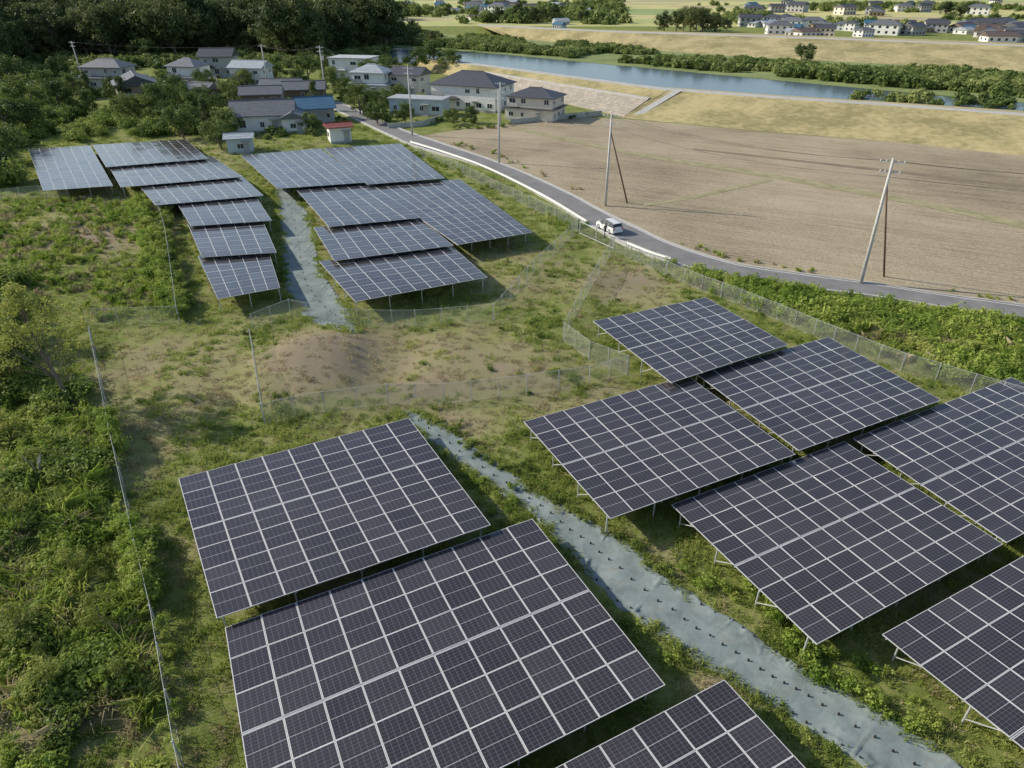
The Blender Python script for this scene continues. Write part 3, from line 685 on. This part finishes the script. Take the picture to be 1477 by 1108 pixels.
for px, py, s in [(25, 760, 1.0), (60, 690, .8), (150, 905, .8), (35, 930, .9), (180, 1000, .7), (10, 640, 1.0), (110, 830, .7), (75, 1010, .8)]: puttree('young_shrub', LS, px, py, s)
b = B()
for k in range(9):
    a = k*.75; b.cyl((0, 0, 0), (math.cos(a)*.5, math.sin(a)*.5, R.uniform(.9, 1.7)), .06, .015, 5)
o = b.obj('dead_shrub', [nmat('bleached_wood', (.40, .38, .34), (.55, .53, .48), 5, .9)]); o.location = G(62, 700); o.location.z = .5
# ---------------------------------------------------------------- houses
def wallm(name, c): return nmat(name, tuple(v*.88 for v in c), c, .7, .85, .1, .01)
def roofm(name, c, sc_=9):
    m, nt, bs = newmat(name); tc = nt.nodes.new('ShaderNodeTexCoord').outputs['Object']
    w = nt.nodes.new('ShaderNodeTexWave'); w.inputs['Scale'].default_value = 1.1; w.bands_direction = 'Z'; nt.links.new(tc, w.inputs[0])
    w2 = nt.nodes.new('ShaderNodeTexWave'); w2.inputs['Scale'].default_value = 1.0; w2.bands_direction = 'DIAGONAL'; nt.links.new(tc, w2.inputs[0])
    n = noi(nt, 1.2, 5, .7, tc); f = mth(nt, 'ADD', mth(nt, 'MULTIPLY', n, .7), mth(nt, 'MULTIPLY', w.outputs['Fac'], .2))
    col = ramp(nt, f, [(.3, tuple(v*.7 for v in c)), (.7, tuple(min(1, v*1.25) for v in c))])
    nt.links.new(col, bs.inputs['Base Color']); bs.inputs['Roughness'].default_value = .5
    bump(nt, mth(nt, 'ADD', w.outputs['Fac'], w2.outputs['Fac']), .4, .05, bs); return m
W_ = {'white': wallm('white_wall', (.80, .79, .76)), 'beige': wallm('beige_wall', (.66, .61, .52)), 'tan': wallm('tan_wall', (.42, .32, .21)),
      'grey': wallm('grey_wall', (.42, .42, .41)), 'brown': wallm('brown_wall', (.17, .12, .085)), 'pblue': wallm('pale_blue_wall', (.50, .58, .62))}
RO = {'grey': roofm('grey_tile_roof', (.15, .157, .17)), 'dark': roofm('dark_tile_roof', (.075, .078, .09)), 'brown': roofm('brown_tile_roof', (.14, .10, .08)),
      'blue': roofm('blue_metal_roof', (.06, .15, .24)), 'pale': roofm('pale_metal_roof', (.38, .42, .45)), 'red': roofm('red_metal_roof', (.24, .07, .05)), 'white': roofm('white_roof', (.50, .51, .52))}
def roofgeo(b, x0, x1, y0, y1, z, rh, kind, ov=.6, mi=0):
    x0 -= ov; x1 += ov; y0 -= ov; y1 += ov; th = .16
    lx, ly = x1-x0, y1-y0; alongx = lx >= ly
    if kind == 'flat':
        b.box(x0+.3, x1-.3, y0+.3, y1-.3, z, z+.3, mi); return
    ins = (min(lx, ly)/2 if kind == 'hip' else 0)
    if alongx: r0 = (x0+ins, (y0+y1)/2); r1 = (x1-ins, (y0+y1)/2)
    else: r0 = ((x0+x1)/2, y0+ins); r1 = ((x0+x1)/2, y1-ins)
    if abs(r0[0]-r1[0])+abs(r0[1]-r1[1]) < .05: r1 = (r0[0]+(.06 if alongx else 0), r0[1]+(0 if alongx else .06))
    zb = z-.12
    Vv = [(x0, y0, zb), (x1, y0, zb), (x1, y1, zb), (x0, y1, zb), (x0, y0, zb+th), (x1, y0, zb+th), (x1, y1, zb+th), (x0, y1, zb+th), (*r0, zb+th+rh), (*r1, zb+th+rh)]
    F_ = [(0, 3, 2, 1), (0, 1, 5, 4), (1, 2, 6, 5), (2, 3, 7, 6), (3, 0, 4, 7)]
    if alongx: F_ += [(4, 5, 9, 8), (5, 6, 9), (6, 7, 8, 9), (7, 4, 8)]
    else: F_ += [(4, 5, 8), (5, 6, 9, 8), (6, 7, 9), (7, 4, 8, 9)]
    b.add(Vv, F_, mi)
    b.cyl((*r0, zb+th+rh+.02), (*r1, zb+th+rh+.02), .14, .14, 6, mi)
def wins(b, x0, x1, y0, y1, z, hgt_, sp=2.8, ww=1.5):
    for side in range(4):
        L = (x1-x0) if side % 2 == 0 else (y1-y0); n = max(1, int(L/sp))
        for i in range(n):
            if R.random() < .25: continue
            c = L*(i+.5)/n+R.uniform(-.2, .2); w = ww*R.choice((.5, .8, 1.1))/2; hh = hgt_*R.choice((.7, 1))
            def bx(a0, a1, z0, z1, d0, d1, mi):
                if side == 0: b.box(x0+a0, x0+a1, y0-d1, y0-d0, z0, z1, mi)
                if side == 2: b.box(x0+a0, x0+a1, y1+d0, y1+d1, z0, z1, mi)
                if side == 1: b.box(x1+d0, x1+d1, y0+a0, y0+a1, z0, z1, mi)
                if side == 3: b.box(x0-d1, x0-d0, y0+a0, y0+a1, z0, z1, mi)
            bx(c-w, c+w, z, z+hh, -.02, .03, 0)
            for q in (c-w-.05, c-.025, c+w): bx(q, q+.05, z-.05, z+hh+.05, -.01, .07, 1)
            bx(c-w, c-.025, z-.05, z, -.01, .07, 1); bx(c-w, c-.025, z+hh, z+hh+.05, -.01, .07, 1)
            bx(c+.025, c+w, z-.05, z, -.01, .07, 1); bx(c+.025, c+w, z+hh, z+hh+.05, -.01, .07, 1)
def house(name, px, py, w, d, rot, wall, roof, kind='hip', st=2, step=.0, rh=None, sc=1):
    e = empty(name, G(px, py), math.radians(rot)); e.scale = (sc, sc, sc); wb = B(); rb = B(); gb = B(); db = B()
    x0, x1, y0, y1 = -w/2, w/2, 0, d; h1 = 2.9; rh = rh or min(w, d)*.24
    wb.box(x0+.03, x1-.03, y0+.03, y1-.03, -.3, .45, 1)
    if st == 1:
        wb.box(x0, x1, y0, y1, .45, h1+.25, 0); wins(gb, x0, x1, y0, y1, 1.1, 1.3); roofgeo(rb, x0, x1, y0, y1, h1+.25, rh, kind)
    else:
        wb.box(x0, x1, y0, y1, .45, h1+.1, 0); wins(gb, x0, x1, y0, y1, 1.0, 1.4)
        if step > 0:
            roofgeo(rb, x0, x1, y0, y1, h1+.1, .9, 'hip')
            X0, X1, Y0, Y1 = x0+step*w, x1-step*w*.6, y0+step*d*.8, y1-step*d*.5
        else:
            X0, X1, Y0, Y1 = x0, x1, y0, y1
            roofgeo(rb, x0, x0+w*.45, y0-1.1, y0-.05, h1-.2, .35, 'hip', ov=.1)
        wb.box(X0+.002, X1-.002, Y0+.002, Y1-.002, h1+.1, 5.6, 0); wins(gb, X0, X1, Y0, Y1, 4.1, 1.1)
        if roof != 'white': db.box(X0+.5, X0+3.2, Y0-.9, Y0-.01, 3.3, 3.4); db.box(X0+.5, X0+3.2, Y0-.9, Y0-.85, 3.4, 4.2)
        roofgeo(rb, X0, X1, Y0, Y1, 5.6, rh*(1-step*.6), kind)
    if kind == 'gable':
        zt = (5.6 if st == 2 else h1+.25); a0, a1, b0, b1 = (x0, x1, y0, y1) if (st == 1 or step == 0) else (X0, X1, Y0, Y1)
        k = rh*(1-step*.6 if st == 2 else 1)*.9
        if (a1-a0) >= (b1-b0):
            for xx in (a0+.01, a1-.01): wb.add([(xx, b0, zt), (xx, b1, zt), (xx, (b0+b1)/2, zt+k)], [(0, 1, 2)])
        else:
            for yy in (b0+.01, b1-.01): wb.add([(a0, yy, zt), (a1, yy, zt), ((a0+a1)/2, yy, zt+k)], [(0, 1, 2)])
    dx = w*.15; db.box(dx, dx+1.1, -.09, .02, .15, 2.3); db.box(dx-.4, dx+1.5, -1.0, -.08, 2.4, 2.5)
    db.box(dx-.2, dx+1.3, -.8, -.095, -.1, .15)
    wb.obj('walls', [W_[wall], M_conc], e); rb.obj('roof', [RO[roof]], e); gb.obj('windows', [M_glass, M_white], e); db.obj('door', [W_['grey']], e)
house('tile_roof_house', 145, 130, 17, 9, -8, 'grey', 'grey', 'hip', 2, .2, sc=.95)
house('wooden_house', 208, 163, 8, 10, 30, 'tan', 'dark', 'gable', 2)
house('white_two_storey_house', 262, 130, 11, 8, -15, 'white', 'grey', 'hip', 2, .15)
house('grey_house', 315, 112, 9, 8, 5, 'grey', 'dark', 'gable', 2)
house('white_metal_roof_house', 358, 128, 10, 7, -10, 'white', 'pale', 'gable', 2, sc=.9)
house('garage', 285, 150, 6, 5, -15, 'brown', 'grey', 'gable', 1)
house('large_tile_roof_house', 382, 192, 11, 8, 12, 'white', 'grey', 'gable', 1, rh=2.2, sc=1.0)
house('tile_roof_annex', 425, 192, 5, 6, 12, 'white', 'grey', 'gable', 1, rh=1.3, sc=.85)
house('tile_roof_farmhouse', 380, 172, 11, 7, 12, 'brown', 'grey', 'gable', 2, .1, sc=.85)
house('blue_roof_workshop', 458, 178, 8, 8, 20, 'grey', 'blue', 'gable', 1, sc=.9)
house('small_shed', 493, 207, 4.2, 3.6, 22, 'white', 'red', 'gable', 1, rh=.5, sc=.9)
house('storage_shed', 348, 222, 5, 4, 15, 'pblue', 'pale', 'gable', 1, rh=.7, sc=.8)
house('modern_white_house', 505, 116, 12, 8, -12, 'white', 'white', 'flat', 2)
house('white_flat_roof_house', 530, 141, 10, 7, -15, 'white', 'pale', 'hip', 2, .1)
house('dark_roof_house', 585, 140, 9, 7, -20, 'beige', 'dark', 'gable', 2, sc=.9)
house('low_white_building', 600, 167, 12, 5, -14, 'pblue', 'white', 'flat', 1)
house('white_hip_roof_house', 668, 160, 17, 11, -24, 'white', 'dark', 'hip', 2, rh=2.6, sc=.93)
house('beige_hip_roof_house', 762, 175, 13, 9, -24, 'beige', 'dark', 'hip', 2, .04, rh=1.8, sc=.82)
house('tile_roof_cottage', 440, 150, 9, 6, 10, 'brown', 'grey', 'gable', 1)
house('tile_roof_cottage', 405, 146, 9, 6, 0, 'grey', 'grey', 'gable', 1)
def wallseg(name, pts, h, mat, t=.15):
    P_ = GP(pts); o = P_[0].copy(); b = B()
    for a, c in zip(P_[:-1], P_[1:]):
        d = (c-a).normalized(); n = Vector((-d.y, d.x, 0))*t/2; u = Vector((0, 0, h)); a = a-o; c = c-o; lo = Vector((0, 0, -.2))
        b.add([a-n+lo, c-n+lo, c+n+lo, a+n+lo, a-n+u, c-n+u, c+n+u, a+n+u], [(0, 3, 2, 1), (4, 5, 6, 7), (0, 1, 5, 4), (1, 2, 6, 5), (2, 3, 7, 6), (3, 0, 4, 7)])
    x = b.obj(name, [mat]); x.location = o
wallseg('garden_wall', [(735, 180), (800, 174), (868, 167)], 1.1, M_conc)
wallseg('garden_wall', [(560, 186), (610, 182), (640, 172)], 1.0, M_conc)
along('garden_hedge', CW, [(640, 186), (700, 186), (735, 182)], .5, 1, 1.8, .5, (0, .3))
along('garden_hedge', CW, [(560, 183), (600, 180), (640, 175), (690, 178)], .5, 1, 2.0, .6, (0, .3))
along('garden_hedge', CW, [(805, 172), (830, 170), (862, 166)], .5, 1, 2.2, .6, (0, .3))
# distant houses (shared meshes)
DH = []
for k, (wl, rf_, kd, st) in enumerate([('white', 'grey', 'hip', 2), ('beige', 'dark', 'gable', 2), ('white', 'brown', 'gable', 1), ('grey', 'dark', 'gable', 2), ('white', 'dark', 'hip', 2), ('pblue', 'blue', 'gable', 1), ('tan', 'grey', 'hip', 1), ('white', 'pale', 'gable', 1)]):
    b = B(); w, d = R.uniform(8, 14), R.uniform(6, 9); h = 5.6 if st == 2 else 3.2
    b.box(-w/2, w/2, 0, d, -.2, h, 0); roofgeo(b, -w/2, w/2, 0, d, h, 2.0, kd, mi=1)
    for fl in range(st):
        for i in range(4):
            q = -w/2+w*(i+.5)/4; b.box(q-.6, q+.6, -.05, .02, .9+fl*2.7, 2.2+fl*2.7, 2)
        for i in range(2):
            q = d*(i+.5)/2; b.box(-w/2-.05, -w/2+.02, q-.6, q+.6, .9+fl*2.7, 2.2+fl*2.7, 2)
    DH.append(b.obj('dh', [W_[wl], RO[rf_], M_glass], link=False).data)
def dist(px, py, s=1):
    o = bpy.data.objects.new('distant_house', R.choice(DH)); COL.objects.link(o); o.location = G(px, py); o.rotation_euler = (0, 0, R.uniform(-.9, .9)); o.scale = (s, s*R.uniform(.8, 1.3), s*.85)
for k in range(56):
    c = R.choice((1095, 1150, 1190, 1240, 1300, 1390, 1440, 1470)); dist(c+R.gauss(0, 22), R.uniform(38, 54), R.uniform(.6, 1.05))
for _ in range(14): dist(R.uniform(1370, 1500), R.uniform(44, 62), R.uniform(.6, 1.0))
for _ in range(20): dist(R.uniform(1080, 1500), R.uniform(8, 24), R.uniform(.8, 1.2))
for _ in range(26): dist(R.uniform(560, 900), R.uniform(0, 20), R.uniform(.8, 1.2))
for p in [(690, 30), (710, 27), (803, 42), (812, 36)]: dist(*p, .8)
# ---------------------------------------------------------------- car
def car(px, py, rz, sc=.84):
    g = G(px, py); e = empty('white_compact_car', (g.x, g.y, .15), rz); e.scale = (sc, sc, sc*1.02); b = B()
    ST = [(-2.2, .35, .62, .66, .72, .70), (-2.16, .28, .98, 1.05, .83, .74), (-1.95, .25, 1.0, 1.46, .86, .66), (-1.4, .24, .98, 1.55, .88, .64), (-.4, .24, .96, 1.58, .88, .63), (.35, .24, .95, 1.54, .88, .63),
          (.75, .24, .95, 1.40, .88, .65), (1.3, .24, .97, 1.01, .87, .72), (1.9, .25, .84, .87, .85, .72), (2.12, .30, .68, .70, .80, .70), (2.2, .38, .55, .57, .72, .66)]
    V = []
    for x, zb, zt, zr, w, wr in ST:
        V += [(x, -w, zb), (x, -w*1.01, (zb+zt)/2), (x, -w*.97, zt), (x, -wr, zr), (x, 0, zr+.03), (x, wr, zr), (x, w*.97, zt), (x, w*1.01, (zb+zt)/2), (x, w, zb)]
    for i in range(len(ST)-1):
        for j in range(9):
            k = (j+1) % 9; gl = (j in (2, 5) and 1 <= i <= 6) or (j in (3, 4) and i in (1, 6))
            b.add([V[i*9+j], V[(i+1)*9+j], V[(i+1)*9+k], V[i*9+k]], [(0, 1, 2, 3)], 1 if gl else 0)
    b.add(V[:9], [tuple(range(9))]); b.add(V[-9:], [tuple(range(8, -1, -1))])
    m, nt, bs = newmat('white_car_paint'); bs.inputs['Base Color'].default_value = (.78, .78, .78, 1); bs.inputs['Roughness'].default_value = .25; bs.inputs['Coat Weight'].default_value = .6
    b.obj('body', [m, M_glass], e)
    t = B()
    for sx in (-.1, .95):
        for s in (-1, 1): t.cyl((sx-.9, s*.875, .97), (sx-.9, s*.66, 1.53), .035, .03, 6, 0)
    for s in (-1, 1):
        t.box(.55, .72, s*.98-.09, s*.98+.09, .93, 1.07, 0); t.cyl((-1.9, s*.6, 1.57), (.2, s*.6, 1.61), .02, .02, 6, 1)
        t.box(-2.235, -2.15, s*.68-.1, s*.68+.1, .72, .98, 2); t.box(2.06, 2.205, s*.58-.13, s*.58+.13, .56, .66, 3)
    t.box(-2.225, -2.18, -.2, .2, .62, .72, 3); t.box(-2.27, -2.1, -.78, .78, .34, .52, 0)
    mr = nmat('tail_light', (.4, .01, .01), (.5, .02, .02), 3, .2, 0)
    t.obj('trim', [m, M_black, mr, M_white], e)
    w = B()
    for x in (-1.35, 1.35):
        for s in (-1, 1): w.cyl((x, s*.68, .32), (x, s*.90, .32), .32, .32, 20, 0); w.cyl((x, s*.895, .32), (x, s*.915, .32), .19, .17, 10, 1)
    w.obj('wheels', [M_black, M_steel], e)
rd = (G(850, 312)-G(905, 340)).normalized()
car(878, 334, math.atan2(rd.y, rd.x))
# ---------------------------------------------------------------- person (standing beside the car)
def person(px, py, rz):
    J = {'pel': (0, 0, .95, .13), 'wa': (0, 0, 1.08, .12), 'ch': (0, .01, 1.30, .15), 'nk': (0, 0, 1.47, .055), 'hd0': (0, .01, 1.56, .075), 'hd1': (0, .02, 1.66, .09), 'hd2': (0, .01, 1.74, .06)}
    V = []; E = []; Rr = []; idx = {}
    def ad(n, p, r, par=None):
        idx[n] = len(V); V.append(p); Rr.append(r)
        if par: E.append((idx[par], idx[n]))
    pv = None
    for n, (x, y, z, r) in J.items(): ad(n, (x, y, z), r, pv); pv = n
    for s, L in ((-1, 'l'), (1, 'r')):
        f = .10*s
        ad('hip'+L, (s*.10, 0, .88), .095, 'pel'); ad('kn'+L, (s*.11, f+.02, .48), .06, 'hip'+L); ad('an'+L, (s*.12, f*.9, .09), .042, 'kn'+L); ad('to'+L, (s*.13, f*.9+.17, .035), .035, 'an'+L)
        ad('sh'+L, (s*.19, 0, 1.40), .06, 'ch'); ad('el'+L, (s*.26, -.03, 1.12), .042, 'sh'+L); ad('wr'+L, (s*.26, .10, .92), .028, 'el'+L); ad('pa'+L, (s*.26, .14, .86), .03, 'wr'+L)
        for k in range(4):
            ad('f%d' % k+L, (s*.26+(k-1.5)*.02, .165, .81), .009, 'pa'+L); ad('g%d' % k+L, (s*.26+(k-1.5)*.021, .165, .77-(k % 3)*.004), .008, 'f%d' % k+L)
        ad('th'+L, (s*.23, .16, .86), .010, 'wr'+L); ad('ti'+L, (s*.225, .18, .83), .009, 'th'+L)
    me = bpy.data.meshes.new('p'); me.from_pydata(V, E, []); o = bpy.data.objects.new('p', me); COL.objects.link(o)
    o.modifiers.new('s', 'SKIN'); o.modifiers.new('b', 'SUBSURF').levels = 1
    for i, r in enumerate(Rr): me.skin_vertices[0].data[i].radius = (r, r*(.75 if i in (0, 1, 2) else 1))
    me.skin_vertices[0].data[0].use_root = True
    bpy.context.view_layer.update()
    nm = bpy.data.meshes.new_from_object(o.evaluated_get(bpy.context.evaluated_depsgraph_get())); bpy.data.objects.remove(o)
    for m in (nmat('dark_jacket', (.03, .035, .05), (.06, .065, .08), 8, .9), nmat('grey_trousers', (.06, .06, .065), (.10, .10, .11), 8, .9), nmat('skin', (.42, .26, .18), (.5, .32, .23), 8, .6, 0), nmat('black_hair', (.01, .01, .01), (.02, .02, .02), 8, .6)): nm.materials.append(m)
    for p in nm.polygons:
        c = p.center; p.use_smooth = True
        p.material_index = 1 if (c.z < .95 and abs(c.x) < .2) else (2 if (c.z < .9 or (c.z > 1.47)) else 0)
        if c.z < .08 and abs(c.x) < .2: p.material_index = 3
        if c.z > 1.70 or (c.z > 1.58 and c.y < -.01): p.material_index = 3
    e = empty('standing_person', (*G(px, py).xy, .14), rz)
    q = bpy.data.objects.new('body', nm); COL.objects.link(q); q.parent = e
    b = B(); b.cyl((0, .10, 1.63), (0, .135, 1.62), .018, .008, 6)
    for s in (-1, 1): b.cyl((s*.09, .01, 1.61), (s*.10, .01, 1.67), .015, .02, 6)
    for s in (-1, 1): b.cyl((s*.035, .095, 1.66), (s*.035, .112, 1.66), .012, .008, 6, 1)
    b.cyl((-.03, .10, 1.585), (.03, .10, 1.585), .007, .007, 5, 1)
    b.obj('face_features', [nm.materials[2], M_black], e)
person(872, 345, .6)
# ---------------------------------------------------------------- light
W = bpy.data.worlds.new('World'); S.world = W; W.use_nodes = True; nt = W.node_tree
sky = nt.nodes.new('ShaderNodeTexSky'); sky.sky_type = 'NISHITA'; sky.sun_disc = False
az, el = math.radians(-76), math.radians(31)
sky.sun_elevation = el; sky.sun_rotation = az; sky.dust_density = 1.0; sky.altitude = 30
bg = nt.nodes['Background']; bg.inputs[1].default_value = .15; nt.links.new(sky.outputs[0], bg.inputs[0])
ld = bpy.data.lights.new('sun', 'SUN'); ld.energy = 5.0; ld.angle = math.radians(.5); ld.color = (1, .91, .77)
lo = bpy.data.objects.new('sun', ld); COL.objects.link(lo)
sv = Vector((math.sin(az)*math.cos(el), math.cos(az)*math.cos(el), math.sin(el)))
lo.rotation_euler = sv.to_track_quat('Z', 'Y').to_euler(); lo.location = (0, 0, 60)
cd = bpy.data.cameras.new('camera'); cam = bpy.data.objects.new('camera', cd); COL.objects.link(cam)
cam.location = (0, 0, CH); cam.rotation_euler = (math.radians(90)-PT, 0, 0); cd.lens = 24; cd.sensor_width = 36; cd.clip_end = 9000; cd.clip_start = .1
S.camera = cam
S.view_settings.view_transform = 'Standard'; S.view_settings.look = 'None'; S.view_settings.exposure = 0
